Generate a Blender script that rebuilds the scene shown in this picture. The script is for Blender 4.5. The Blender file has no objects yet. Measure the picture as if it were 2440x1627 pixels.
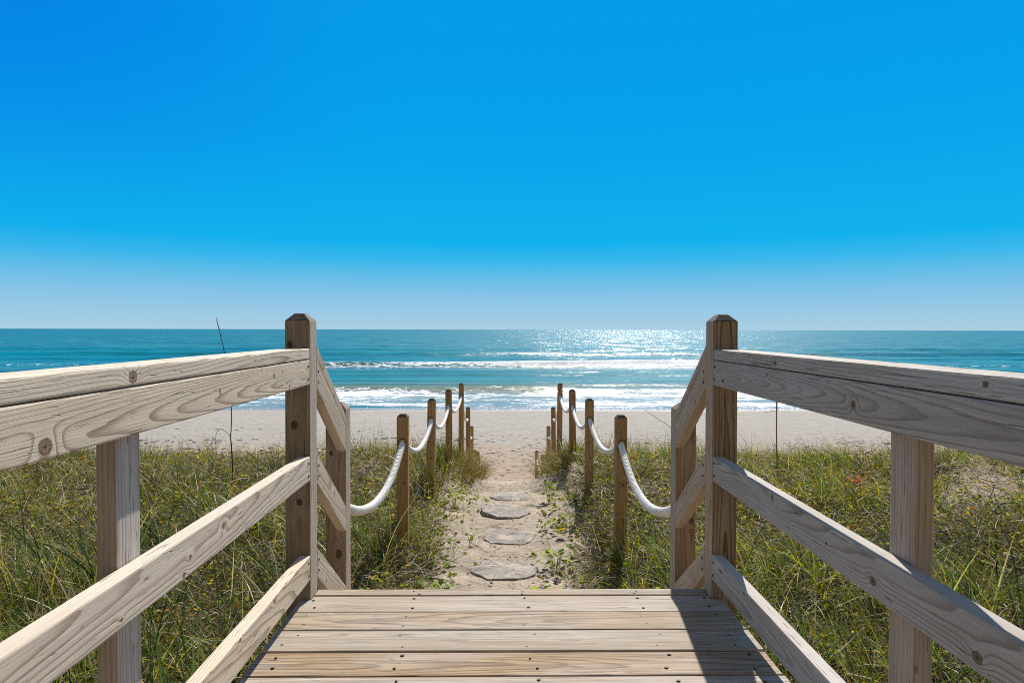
import bpy, bmesh, math, random
import numpy as np
from mathutils import Vector, Matrix
R = math.radians
rng = np.random.default_rng(7)
random.seed(7)
scene = bpy.context.scene
COL = scene.collection

# ------------------------------------------------------------------ helpers
def link(o, parent=None):
    COL.objects.link(o)
    if parent is not None:
        o.parent = parent
    return o

def tag(o, label=None, cat=None, group=None, kind=None):
    if label: o['label'] = label
    if cat: o['category'] = cat
    if group: o['group'] = group
    if kind: o['kind'] = kind
    return o

def empty(name, loc, label, cat, group=None):
    o = bpy.data.objects.new(name, None)
    o.location = loc
    o.empty_display_size = .2
    link(o)
    return tag(o, label, cat, group)

def place(o, parent, M):
    """world matrix M expressed below an unrotated parent"""
    link(o, parent)
    if parent is not None:
        M = Matrix.Translation(-Vector(parent.location)) @ M
    o.matrix_local = M
    return o

def mesh_np(name, verts, faces, mat=None, smooth=False, cols=None, attrs=None):
    """verts (n,3), faces (m,k) of one size"""
    verts = np.asarray(verts, dtype=np.float32); faces = np.asarray(faces, dtype=np.int32)
    me = bpy.data.meshes.new(name)
    me.vertices.add(len(verts)); me.vertices.foreach_set('co', verts.ravel())
    k = faces.shape[1]
    me.loops.add(faces.size); me.loops.foreach_set('vertex_index', faces.ravel())
    me.polygons.add(len(faces))
    me.polygons.foreach_set('loop_start', np.arange(0, faces.size, k, dtype=np.int32))
    me.polygons.foreach_set('loop_total', np.full(len(faces), k, dtype=np.int32))
    if smooth:
        me.polygons.foreach_set('use_smooth', np.ones(len(faces), dtype=bool))
    if cols is not None:
        a = me.color_attributes.new('Col', 'FLOAT_COLOR', 'POINT')
        c = np.ones((len(verts), 4), dtype=np.float32); c[:, :3] = cols
        a.data.foreach_set('color', c.ravel())
    for nm, v in (attrs or {}).items():
        a = me.attributes.new(nm, 'FLOAT', 'POINT')
        a.data.foreach_set('value', np.asarray(v, dtype=np.float32))
    me.update(calc_edges=True)
    if mat: me.materials.append(mat)
    return me

def bm_mesh(name, bm, mat, smooth=False):
    me = bpy.data.meshes.new(name)
    bm.normal_update(); bm.to_mesh(me); bm.free()
    if mat: me.materials.append(mat)
    if smooth:
        for p in me.polygons: p.use_smooth = True
    return me

# ---- value noise in numpy
_P = rng.random((256, 256)).astype(np.float64)
def vnoise(x, y):
    xi = np.floor(x).astype(int); yi = np.floor(y).astype(int)
    fx = x-xi; fy = y-yi
    fx = fx*fx*(3-2*fx); fy = fy*fy*(3-2*fy)
    a = _P[xi & 255, yi & 255]; b = _P[(xi+1) & 255, yi & 255]
    c = _P[xi & 255, (yi+1) & 255]; d = _P[(xi+1) & 255, (yi+1) & 255]
    return (a*(1-fx)+b*fx)*(1-fy)+(c*(1-fx)+d*fx)*fy - .5
def fbm(x, y, o=4, g=.5):
    s = 0; a = 1.0
    for i in range(o):
        s = s+a*vnoise(x*(2**i)+17.3*i, y*(2**i)+5.1*i); a *= g
    return s
def sstep(a, b, x):
    t = np.clip((x-a)/(b-a), 0, 1); return t*t*(3-2*t)

# ------------------------------------------------------------------ node helper
class NT:
    def __init__(s, nt): s.t = nt; nt.nodes.clear()
    def n(s, typ, **kw):
        nd = s.t.nodes.new(typ)
        for k, v in kw.items(): setattr(nd, k, v)
        return nd
    def put(s, sock, v):
        if v is None: return
        if isinstance(v, bpy.types.NodeSocket): s.t.links.new(v, sock)
        else:
            if isinstance(v, (tuple, list)) and len(v) == 3 and sock.type == 'RGBA': v = (*v, 1)
            sock.default_value = v
    def m(s, op, a, b=None, c=None, clamp=False):
        nd = s.n('ShaderNodeMath', operation=op, use_clamp=clamp)
        s.put(nd.inputs[0], a); s.put(nd.inputs[1], b); s.put(nd.inputs[2], c)
        return nd.outputs[0]
    def vec(s, x, y, z):
        nd = s.n('ShaderNodeCombineXYZ')
        for i, v in enumerate((x, y, z)): s.put(nd.inputs[i], v)
        return nd.outputs[0]
    def sep(s, v):
        nd = s.n('ShaderNodeSeparateXYZ'); s.put(nd.inputs[0], v); return nd.outputs
    def noise(s, v, scale=1., detail=2., rough=.5, dist=0., col=False):
        nd = s.n('ShaderNodeTexNoise')
        s.put(nd.inputs['Vector'], v); s.put(nd.inputs['Scale'], scale); s.put(nd.inputs['Detail'], detail)
        s.put(nd.inputs['Roughness'], rough); s.put(nd.inputs['Distortion'], dist)
        return nd.outputs['Color' if col else 'Fac']
    def voro(s, v, scale=1., feature='F1', out='Distance', rnd=1.):
        nd = s.n('ShaderNodeTexVoronoi', feature=feature)
        s.put(nd.inputs['Vector'], v); s.put(nd.inputs['Scale'], scale); s.put(nd.inputs['Randomness'], rnd)
        return nd.outputs[out]
    def ss(s, v, a, b, c=0., d=1.):
        nd = s.n('ShaderNodeMapRange', interpolation_type='SMOOTHSTEP')
        s.put(nd.inputs[0], v)
        for i, q in enumerate((a, b, c, d)): s.put(nd.inputs[1+i], q)
        return nd.outputs[0]
    def lin(s, v, a, b, c=0., d=1.):
        nd = s.n('ShaderNodeMapRange', interpolation_type='LINEAR')
        s.put(nd.inputs[0], v)
        for i, q in enumerate((a, b, c, d)): s.put(nd.inputs[1+i], q)
        return nd.outputs[0]
    def mix(s, f, a, b, mode='MIX'):
        nd = s.n('ShaderNodeMix', data_type='RGBA', blend_type=mode, clamp_factor=True)
        s.put(nd.inputs[0], f); s.put(nd.inputs[6], a); s.put(nd.inputs[7], b)
        return nd.outputs[2]
    def scale_col(s, c, f):
        nd = s.n('ShaderNodeVectorMath', operation='SCALE')
        s.put(nd.inputs[0], c); s.put(nd.inputs['Scale'], f); return nd.outputs[0]
    def attr(s, name, out='Fac'):
        nd = s.n('ShaderNodeAttribute', attribute_name=name); return nd.outputs[out]
    def bump(s, h, strength, dist, normal=None):
        nd = s.n('ShaderNodeBump'); s.put(nd.inputs['Height'], h)
        nd.inputs['Strength'].default_value = strength; nd.inputs['Distance'].default_value = dist
        if normal is not None: s.put(nd.inputs['Normal'], normal)
        return nd.outputs[0]
    def principled(s, col, rough=.7, spec=.3, normal=None, **kw):
        nd = s.n('ShaderNodeBsdfPrincipled')
        s.put(nd.inputs['Base Color'], col); s.put(nd.inputs['Roughness'], rough)
        s.put(nd.inputs['Specular IOR Level'], spec)
        if normal is not None: s.put(nd.inputs['Normal'], normal)
        for k, v in kw.items(): s.put(nd.inputs[k], v)
        return nd.outputs[0]
    def out(s, sh):
        nd = s.n('ShaderNodeOutputMaterial'); s.t.links.new(sh, nd.inputs['Surface'])

def new_mat(name):
    m = bpy.data.materials.new(name); m.use_nodes = True
    return m, NT(m.node_tree)

def wood(name, light, dark, ring=.0065, pith=(.01, -.09), slope=.02, wav=.012, knots=(), grey=.25,
         contrast=.8, seed=0., kcol=(.035, .02, .012), greycol=(.40, .385, .37), rand=False, crack=.6, fib=.5, side=None, endg=0., dashes=.75, strk=0.):
    mat, N = new_mat(name)
    tc = N.n('ShaderNodeTexCoord').outputs['Object']
    x, y, z = N.sep(tc)
    sx = N.m('ADD', x, seed*3.37)
    if rand:
        rn = N.n('ShaderNodeObjectInfo').outputs['Random']
        sx = N.m('MULTIPLY_ADD', rn, 41., sx)
        pithy = N.m('MULTIPLY_ADD', rn, .12, pith[0]-.06)
    else:
        pithy = pith[0]
    n1 = N.m('SUBTRACT', N.noise(N.vec(N.m('MULTIPLY', sx, .75), N.m('MULTIPLY', y, 5), N.m('MULTIPLY', z, 5)), 1., 2.), .5)
    n2 = N.m('SUBTRACT', N.noise(N.vec(N.m('MULTIPLY', sx, 1.05), N.m('MULTIPLY_ADD', y, 6, 7.7), N.m('MULTIPLY_ADD', z, 6, 3.1)), 1., 2.), .5)
    yy = N.m('MULTIPLY_ADD', n1, wav*2.4, N.m('SUBTRACT', y, pithy))
    zz = N.m('MULTIPLY_ADD', n2, wav*3.2, N.m('MULTIPLY_ADD', x, slope, N.m('SUBTRACT', z, pith[1])))
    r = N.m('SQRT', N.m('ADD', N.m('MULTIPLY', yy, yy), N.m('MULTIPLY', zz, zz)))
    kmask = None; kring = None
    for i, k in enumerate(knots):
        kx, ky, kr = k[:3]
        el = k[3] if len(k) > 3 else .75
        dx = N.m('MULTIPLY', N.m('SUBTRACT', x, kx), el); dy = N.m('SUBTRACT', z if len(k) > 4 else y, ky)
        d = N.m('SQRT', N.m('ADD', N.m('MULTIPLY', dx, dx), N.m('MULTIPLY', dy, dy)))
        q = N.m('DIVIDE', d, kr)
        g = N.m('POWER', 2.718, N.m('MULTIPLY', N.m('MULTIPLY', q, q), -.26))
        r = N.m('MULTIPLY_ADD', g, (ring*2.1 if i % 2 == 0 else -ring*2.1)*min(1.6, kr/.012), r)
        qn = N.m('MULTIPLY_ADD', N.noise(tc, 160., 1.), .45, N.m('SUBTRACT', q, .22))
        mk = N.ss(qn, 1.05, .85)
        kr_ = N.m('ADD', N.m('MULTIPLY', N.ss(qn, .66, 1.0), 1.0), N.ss(qn, .42, .1))
        kmask = mk if kmask is None else N.m('MAXIMUM', kmask, mk)
        kring = N.m('MULTIPLY', kr_, mk) if kring is None else N.m('MAXIMUM', kring, N.m('MULTIPLY', kr_, mk))
    fine = N.noise(N.vec(N.m('MULTIPLY', sx, 9), N.m('MULTIPLY', y, 60), N.m('MULTIPLY', z, 60)), 1., 2.)
    r = N.m('MULTIPLY_ADD', fine, ring*.35, r)
    f = N.m('FRACT', N.m('DIVIDE', r, ring))
    p = N.m('MULTIPLY', N.m('MULTIPLY_ADD', N.ss(f, .55, .95), .8, N.m('MULTIPLY', N.ss(f, .1, .9), .2)), N.ss(f, 1.0, .955))
    fiber = N.noise(N.vec(N.m('MULTIPLY', sx, 7), N.m('MULTIPLY', y, 330), N.m('MULTIPLY', z, 330)), 1., 3., .6)
    streak = N.noise(N.vec(N.m('MULTIPLY', sx, 1.6), N.m('MULTIPLY', y, 42), N.m('MULTIPLY', z, 42)), 1., 4., .6)
    blotch = N.noise(N.vec(N.m('MULTIPLY', sx, 2.2), N.m('MULTIPLY', y, 9), N.m('MULTIPLY', z, 9)), 1., 3., .6)
    c = N.mix(N.m('MULTIPLY', p, N.ss(streak, .2, .75, contrast*.45, contrast)), light, dark)
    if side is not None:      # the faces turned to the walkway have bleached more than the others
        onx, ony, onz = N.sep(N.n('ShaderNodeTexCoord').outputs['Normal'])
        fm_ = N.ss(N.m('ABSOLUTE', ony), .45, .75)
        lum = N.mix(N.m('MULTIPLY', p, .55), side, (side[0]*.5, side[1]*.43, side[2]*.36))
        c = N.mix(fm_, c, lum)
    c = N.mix(N.m('MULTIPLY', N.ss(blotch, .35, .68), grey), c, greycol)
    k = N.m('MULTIPLY', N.lin(fiber, .25, .75, 1-fib*.32, 1+fib*.25), N.lin(streak, .25, .75, .84, 1.14))
    k = N.m('MULTIPLY', k, N.lin(blotch, .3, .7, .88, 1.1))
    c = N.scale_col(c, k)
    if strk:                  # long grey-brown weather streaks
        s2 = N.noise(N.vec(N.m('MULTIPLY', sx, 2.2), N.m('MULTIPLY', y, 120), N.m('MULTIPLY', z, 120)), 1., 3., .55)
        c = N.mix(N.m('MULTIPLY', N.ss(s2, .46, .66), strk), c, (dark[0]*.9, dark[1]*.88, dark[2]*.95))
    if endg:                  # end grain and bevelled tops set almost black
        enx = N.sep(N.n('ShaderNodeTexCoord').outputs['Normal'])[0]
        c = N.mix(N.m('MULTIPLY', N.ss(N.m('ABSOLUTE', enx), .35, .6), endg), c, N.scale_col(N.mix(p, (.06, .055, .052), (.03, .026, .024)), N.lin(blotch, .3, .7, .7, 1.5)))
    ck = N.noise(N.vec(N.m('MULTIPLY', sx, 1.3), N.m('MULTIPLY_ADD', y, 42, 9), N.m('MULTIPLY', z, 42)), 1., 2., .5)
    cm = N.m('MULTIPLY', N.ss(N.m('ABSOLUTE', N.m('SUBTRACT', ck, .5)), .007, .002), N.ss(blotch, .46, .56))
    c = N.mix(N.m('MULTIPLY', cm, crack), c, (.05, .04, .032))
    dash = N.noise(N.vec(N.m('MULTIPLY', sx, 11), N.m('MULTIPLY', y, 190), N.m('MULTIPLY', z, 190)), 1., 2., .5)
    dm = N.m('MULTIPLY', N.ss(dash, .62, .72), N.ss(streak, .42, .58))
    c = N.mix(N.m('MULTIPLY', dm, dashes), c, (dark[0]*.5, dark[1]*.5, dark[2]*.55))
    if kmask is not None:
        kc = N.mix(kring, (light[0]*.36, light[1]*.26, light[2]*.19), kcol)
        c = N.mix(N.m('MULTIPLY', kmask, .93), c, kc)
    h = N.m('MULTIPLY_ADD', p, -.45, N.m('MULTIPLY', fiber, .7))
    h = N.m('MULTIPLY_ADD', cm, -1.5, N.m('MULTIPLY_ADD', dm, -.8, h))
    nrm = N.bump(h, .45, .0016)
    N.out(N.principled(c, N.lin(streak, .2, .8, .62, .85), .22, nrm))
    return mat

# ------------------------------------------------------------------ board builders
def box_bm(x0, x1, y0, y1, z0, z1, bev=.004, seg=2):
    bm = bmesh.new()
    bmesh.ops.create_cube(bm, size=1)
    for v in bm.verts:
        v.co = Vector((x0 if v.co.x < 0 else x1, y0 if v.co.y < 0 else y1, z0 if v.co.z < 0 else z1))
    if bev:
        bmesh.ops.bevel(bm, geom=list(bm.edges), offset=bev, segments=seg, profile=.6, affect='EDGES')
    return bm

def worn(bm, amp=.0012, step=.25):
    """cut long boards into sections and let them wander a little so edges are not ruler straight"""
    return bm

# frames: columns = world directions of local X, Y, Z
F_ALONG = Matrix(((0, 0, 1), (1, 0, 0), (0, 1, 0)))        # X->+Y, Y->+Z, Z->+X  (rails on edge)
F_FLAT = Matrix(((0, 1, 0), (1, 0, 0), (0, 0, -1)))        # X->+Y, Y->+X, Z->-Z  (cap laid flat)
F_UP = Matrix(((0, 1, 0), (0, 0, 1), (1, 0, 0)))           # X->+Z, Y->+X, Z->+Y  (posts)
def frame(F, loc):
    M = F.to_4x4(); M.translation = Vector(loc); return M

def rail(name, parent, xc, zc, y0, y1, w, t, mat, flat=False, bev=.004):
    bm = box_bm(y0, y1, -w/2, w/2, -t/2, t/2, bev)
    o = bpy.data.objects.new(name, bm_mesh(name, bm, mat))
    return place(o, parent, frame(F_FLAT if flat else F_ALONG, (xc, 0, zc)))

def post_bm(h0, h1, wy, wz, ch=.027, chz=.026, bev=.004):
    """square post, local X up; h1 = top, chamfered pyramid top when ch>0"""
    bm = bmesh.new()
    def ringv(x, a, b): return [bm.verts.new((x, sy*a/2, sz*b/2)) for sy, sz in ((-1, -1), (1, -1), (1, 1), (-1, 1))]
    if ch:
        L = [ringv(h0, wy, wz), ringv(h1-chz, wy, wz), ringv(h1, wy-2*ch, wz-2*ch)]
    else:
        L = [ringv(h0, wy, wz), ringv(h1, wy, wz)]
    bm.faces.new(L[0][::-1]); bm.faces.new(L[-1])
    for a, b in zip(L, L[1:]):
        for i in range(4):
            j = (i+1) % 4
            bm.faces.new((a[i], a[j], b[j], b[i]))
    bmesh.ops.recalc_face_normals(bm, faces=bm.faces)
    bmesh.ops.bevel(bm, geom=list(bm.edges), offset=bev, segments=2, profile=.6, affect='EDGES')
    return bm

def post(name, parent, xc, yc, h0, h1, wx, wy, mat, ch=.027):
    o = bpy.data.objects.new(name, bm_mesh(name, post_bm(h0, h1, wx, wy, ch), mat))
    return place(o, parent, frame(F_UP, (xc, yc, 0)))

def sloped(name, parent, xc, y0, z0, y1, slope, w, t, mat, kind='edge', plumb_end=True):
    """a stair rail: from (y0,z0 top at the upper post) down to y1; both ends cut plumb. w = vertical size, t = lateral size"""
    ang = math.atan(slope)
    bm = bmesh.new()
    vs = []
    L = y1-y0
    # local frame: X along the slope, Y perpendicular up, Z lateral (+X world)
    ca, sa = math.cos(ang), math.sin(ang)
    def loc(dy, dz):                # world offsets -> local x,y
        return (dy*ca-dz*sa, dy*sa+dz*ca)
    pts = [loc(0, 0), loc(0, -w), loc(L, -w-slope*L), loc(L, -slope*L)]
    for sz in (-1, 1):
        vs.append([bm.verts.new((px, py, sz*t/2)) for px, py in pts])
    bm.faces.new(vs[0]); bm.faces.new(vs[1][::-1])
    for i in range(4):
        j = (i+1) % 4
        bm.faces.new((vs[0][i], vs[1][i], vs[1][j], vs[0][j]))
    bmesh.ops.recalc_face_normals(bm, faces=bm.faces)
    bmesh.ops.bevel(bm, geom=list(bm.edges), offset=.003, segments=2, profile=.6, affect='EDGES')
    o = bpy.data.objects.new(name, bm_mesh(name, bm, mat))
    F = Matrix(((0, 0, 1), (ca, sa, 0), (-sa, ca, 0)))
    return place(o, parent, frame(F, (xc, y0, z0)))

def child_at(o, name, me, wpos, rot=None):
    """sub-part of board o at a world position"""
    c = bpy.data.objects.new(name, me)
    link(c, o)
    W = o.parent.matrix_basis @ o.matrix_basis if o.parent else o.matrix_basis
    T = Matrix.Translation(Vector(wpos)) @ (rot or Matrix.Identity(4))
    c.matrix_local = W.inverted() @ T
    return c

# ------------------------------------------------------------------ camera, sun, sky
F_PX, W_PX = 1630., 2440.
CAMZ = .96
cam = bpy.data.cameras.new('camera')
cam.sensor_width = 36; cam.lens = F_PX/W_PX*36; cam.clip_start = .05; cam.clip_end = 200000
co = bpy.data.objects.new('camera', cam); link(co)
co.matrix_world = Matrix.Translation((0, 0, CAMZ)) @ Matrix.Rotation(R(-.70), 4, 'Z') @ Matrix.Rotation(R(90-.99), 4, 'X') @ Matrix.Rotation(R(.12), 4, 'Z')
scene.camera = co

SUN_AZ, SUN_EL = 13.6, 45.
sd = Vector((math.cos(R(SUN_EL))*math.sin(R(SUN_AZ)), math.cos(R(SUN_EL))*math.cos(R(SUN_AZ)), math.sin(R(SUN_EL))))
sun = bpy.data.lights.new('sun', 'SUN'); sun.energy = 5.0; sun.angle = R(.53); sun.color = (1, .95, .88)
so = bpy.data.objects.new('sun', sun); link(so)
so.location = (8, 30, 40); so.rotation_euler = sd.to_track_quat('Z', 'Y').to_euler()

scene.view_settings.view_transform = 'Standard'
scene.view_settings.look = 'None'
scene.view_settings.exposure = .5
scene.view_settings.gamma = 1
scene.view_settings.use_curve_mapping = False
EXPO = 2**.5

world = bpy.data.worlds.new('World'); scene.world = world; world.use_nodes = True
N = NT(world.node_tree)
sky = N.n('ShaderNodeTexSky', sky_type='NISHITA')
sky.sun_disc = False; sky.sun_elevation = R(SUN_EL); sky.sun_rotation = R(SUN_AZ)
sky.altitude = 0; sky.air_density = 1.0; sky.dust_density = .4; sky.ozone_density = 1.5
SKY_S = .12
hs = N.n('ShaderNodeHueSaturation'); hs.inputs['Saturation'].default_value = .5; N.put(hs.inputs['Color'], sky.outputs[0])
nis = N.scale_col(hs.outputs[0], SKY_S*.62)
tc = N.n('ShaderNodeTexCoord').outputs['Generated']
dx, dy, dz = N.sep(tc)
rp = N.n('ShaderNodeValToRGB')
stops = [(0.0, (.41, .62, .76)), (.021, (.335, .59, .775)), (.052, (.225, .545, .80)), (.077, (.12, .508, .81)),
         (.098, (.04, .475, .83)), (.124, (.006, .44, .85)), (.25, (.003, .365, .835)), (.36, (.002, .335, .82)), (.6, (.003, .30, .78))]
cr = rp.color_ramp
while len(cr.elements) < len(stops): cr.elements.new(.5)
for e, (p_, c_) in zip(cr.elements, stops):
    e.position = p_; e.color = (c_[0]/EXPO, c_[1]/EXPO, c_[2]/EXPO, 1)
N.put(rp.inputs[0], dz)
# deeper blue away from the sun, to the left and up
wl = N.m('MULTIPLY', N.ss(dx, -.12, -.62), N.ss(dz, .04, .42))
deep = N.mix(wl, rp.outputs[0], N.mix(1., rp.outputs[0], (.8, .66, .95), 'MULTIPLY'))
msk = N.m('MULTIPLY', N.ss(dy, -.15, .35), N.ss(dz, .80, .50))
colr = N.mix(msk, nis, deep)
bg = N.n('ShaderNodeBackground'); N.put(bg.inputs[0], colr); bg.inputs[1].default_value = 1.0
wo = N.n('ShaderNodeOutputWorld'); world.node_tree.links.new(bg.outputs[0], wo.inputs[0])

# ------------------------------------------------------------------ ground
SEA_Z = -4.6
BY = np.array([-2000, -2, 2, 5.4, 7.5, 9.57, 12, 13.9, 15.4, 17.5, 20.2, 24, 49, 60, 90, 400.])
BZ = np.array([-.9, -.92, -.93, -.93, -.91, -1.07, -1.38, -1.85, -2.4, -3.2, -3.74, -3.9, -4.6, -5.1, -6.5, -14.])
TY = np.array([-10, 4, 7, 8.5, 9.7, 12, 14, 16, 18.5, 21])
TD = np.array([.02, .03, .06, .10, .17, .32, .34, .25, .08, 0.])
def path_c(y): return .055+.0115*(y-5.4)
def ground_z(x, y):
    x = np.asarray(x, float); y = np.asarray(y, float)
    yb = y+np.where(np.abs(x) > 1, 1., np.abs(x))*fbm(x*.16+3, y*.05, 2)*2.2*sstep(8, 12, y)*sstep(40, 22, y)
    z = np.interp(yb, BY, BZ)
    a = np.abs(x-path_c(y))
    a = a+.16*fbm(x*.9+40, y*.9, 2)
    z = z-np.interp(y, TY, TD)*(1-sstep(.42, .92, a))
    dune = sstep(1.0, 3.0, a)*sstep(20, 13, y)
    z = z+dune*(.22*fbm(x*.33+11, y*.33, 3)+.02)
    near = sstep(22, 15, y)
    z = z+near*(.05*fbm(x*1.3, y*1.3+9, 3)+.016*fbm(x*7, y*7, 2))
    z = z+sstep(12, 9, y)*(1-sstep(.9, 1.4, np.abs(x-path_c(y))))*(.035*fbm(x*3.1+8, y*3.1, 2)+.02*np.abs(fbm(x*8, y*8+3, 2))+.010*fbm(x*17, y*17, 2))
    # sand lies level round the flagstones
    for sx_, sy_ in ((.0, 5.46), (.06, 6.33), (.0, 7.22), (.08, 8.2)):
        k = sstep(.55, .26, np.hypot(x-sx_, (y-sy_)*1.05))
        zc = np.interp(sy_, BY, BZ)-np.interp(sy_, TY, TD)
        z = z*(1-k)+k*(zc+.006*fbm(x*9, y*9, 2))
    # small banks of blown sand by the posts at the lip of the path
    for mx, my, mh, ms in ((-.52, 9.3, .14, .35), (.82, 9.2, .2, .42), (1.0, 10.3, .16, .4), (-.75, 10.6, .1, .4)):
        z = z+mh*np.exp(-((x-mx)**2+((y-my)*.7)**2)/ms**2)
    z = z+.012*fbm(x*1.1+60, y*.8, 3)*sstep(19, 24, y)*sstep(46, 40, y)
    return z
def veg(x, y):
    """0 bare sand .. 1 dense growth"""
    a = np.abs(x-path_c(y))+.22*fbm(x*1.1+9, y*1.1, 3)
    edge = np.interp(y, [2, 5, 8, 10, 13], [.55, .60, .72, .80, .85])
    v = sstep(edge-.08, edge+.35, a)
    holes = fbm(x*.42+31, y*.55+8, 3)
    hr = sstep(.16, .30, holes+.10*sstep(2, 5, x)*sstep(5, 8, y)+.02*sstep(7, 10, y))
    v = v*(1-.6*hr*sstep(1.2, 2.2, np.abs(x)))
    for hx, hy, hr_, hk in ((5.4, 7.6, .75, .95), (4.6, 6.9, .45, .7), (6.2, 8.6, .8, .85), (3.2, 9.0, .45, .8), (2.4, 10.2, .5, .6), (4.4, 10.6, .8, .8), (3.0, 11.6, .6, .8), (6.3, 11.8, .8, .8), (8.6, 12., .8, .7), (-3.0, 11.8, .5, .8), (-4.6, 11.9, .6, .7), (-6.8, 11.4, .7, .7), (-2.6, 9.9, .4, .7), (2.1, 11.9, .5, .8), (7.6, 10.5, 1., .8), (-3.6, 9.6, .6, .85), (-5.2, 10.2, .7, .7), (-2.0, 10.8, .5, .7), (1.6, 8.2, .35, .7), (-1.35, 8.9, .4, .7), (-6.5, 8.2, .6, .6)):
        v = v*(1-hk*np.exp(-(((x-hx)**2+(y-hy)**2)/hr_**2)**1.5))
    v = v*sstep(14.2, 12.6, y+1.2*fbm(x*.3, 2.2+0*y, 2))
    return v

def axis(lo, hi, dense0, dense1, step, growth):
    a = list(np.arange(dense0, dense1+1e-6, step))
    s = step; v = dense1
    while v < hi: s *= growth; v += s; a.append(v)
    s = step; v = dense0
    while v > lo: s *= growth; v -= s; a.insert(0, v)
    return np.array(a)
def grid(xs, ys):
    X, Y = np.meshgrid(xs, ys)
    nx, ny = len(xs), len(ys)
    i = np.arange(nx*ny).reshape(ny, nx)
    f = np.stack([i[:-1, :-1], i[:-1, 1:], i[1:, 1:], i[1:, :-1]], -1).reshape(-1, 4)
    return X.ravel(), Y.ravel(), f

def sand_mat():
    mat, N = new_mat('sand')
    g = N.n('ShaderNodeNewGeometry').outputs['Position']
    x, y, z = N.sep(g)
    v = N.attr('veg')
    big = N.noise(g, .35, 3., .55)
    mid = N.noise(g, 2.2, 4., .6)
    grain = N.noise(g, 160., 2., .7)
    stretched = N.noise(N.vec(N.m('MULTIPLY', x, .55), N.m('MULTIPLY', y, 1.1), 0.), 1.2, 5., .65)
    # upper beach warm tan, lower beach pale grey beige, wet strip
    low = N.ss(N.m('MULTIPLY_ADD', big, 6., y), 27., 36.)
    c = N.mix(low, (.335, .25, .182), (.315, .288, .255))
    near = N.ss(y, 20., 12.)
    c = N.mix(near, c, (.42, .348, .268))
    c = N.scale_col(c, N.lin(mid, .25, .75, .84, 1.14))
    c = N.scale_col(c, N.lin(stretched, .3, .7, .93, 1.06))
    c = N.scale_col(c, N.lin(grain, .25, .75, .84, 1.14))
    wet = N.ss(N.m('MULTIPLY_ADD', N.noise(N.vec(N.m('MULTIPLY', x, .12), 0., 0.), 1., 2.), 3., y), 46.9, 48.6)
    c = N.mix(wet, c, (.23, .21, .19))
    # litter under the grass, darkened too for the shade between blades
    lit = N.noise(g, 26., 4., .7)
    lf = N.m('MULTIPLY', v, N.ss(N.m('ADD', lit, N.m('MULTIPLY', N.m('SUBTRACT', mid, .5), .5)), .30, .50))
    c = N.mix(N.m('MULTIPLY', lf, .9), c, N.mix(N.noise(g, 90., 2.), (.03, .022, .014), (.13, .095, .06)))
    # twigs and crumbs on the path
    crumb = N.ss(N.noise(g, 55., 3., .6), .66, .71)
    c = N.mix(N.m('MULTIPLY', N.m('MULTIPLY', crumb, near), .75), c, (.13, .09, .06))
    foot = N.voro(N.vec(N.m('MULTIPLY', x, 1.), N.m('MULTIPLY', y, .8), 0.), 2.6, 'SMOOTH_F1')
    fh = N.m('MULTIPLY', N.ss(foot, .05, .3), N.ss(y, 44., 30., 0., 1.))
    h = N.m('ADD', N.m('MULTIPLY', fh, .55), N.m('MULTIPLY', mid, .6))
    h = N.m('MULTIPLY_ADD', grain, .06, h)
    h = N.m('MULTIPLY', h, N.ss(y, 46., 36., .15, 1.))
    nrm = N.bump(h, 1., .11)
    nrm2 = N.bump(N.noise(g, 24., 5., .72), .9, .03, nrm)
    N.out(N.principled(c, N.mix(wet, (.92, .92, .92), (.22, .22, .22)), N.m('MULTIPLY_ADD', wet, .3, .15), nrm2))
    return mat

xs = axis(-1500, 1500, -13, 13, .085, 1.07)
xs = np.unique(np.round(np.concatenate([xs[(xs < -1.3) | (xs > 1.45)], np.arange(-1.3, 1.45, .032)]), 4))
ys = np.concatenate([axis(-1500, 3, 2, 3, .3, 1.35), np.arange(3.085, 4.2, .085), np.arange(4.2, 10.2, .036), np.arange(10.2, 21, .085), np.arange(21, 52, .3), axis(52, 400, 52, 53, .5, 1.2)[1:]])
ys = np.unique(np.round(ys, 4))
gx, gy, gf = grid(xs, ys)
gz = ground_z(gx, gy)
gv = veg(gx, gy)*(np.abs(gx) < 60)
me = mesh_np('sand_ground', np.stack([gx, gy, gz], 1), gf, sand_mat(), True, attrs={'veg': gv})
o = bpy.data.objects.new('ground', me); link(o); tag(o, kind='structure')

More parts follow.
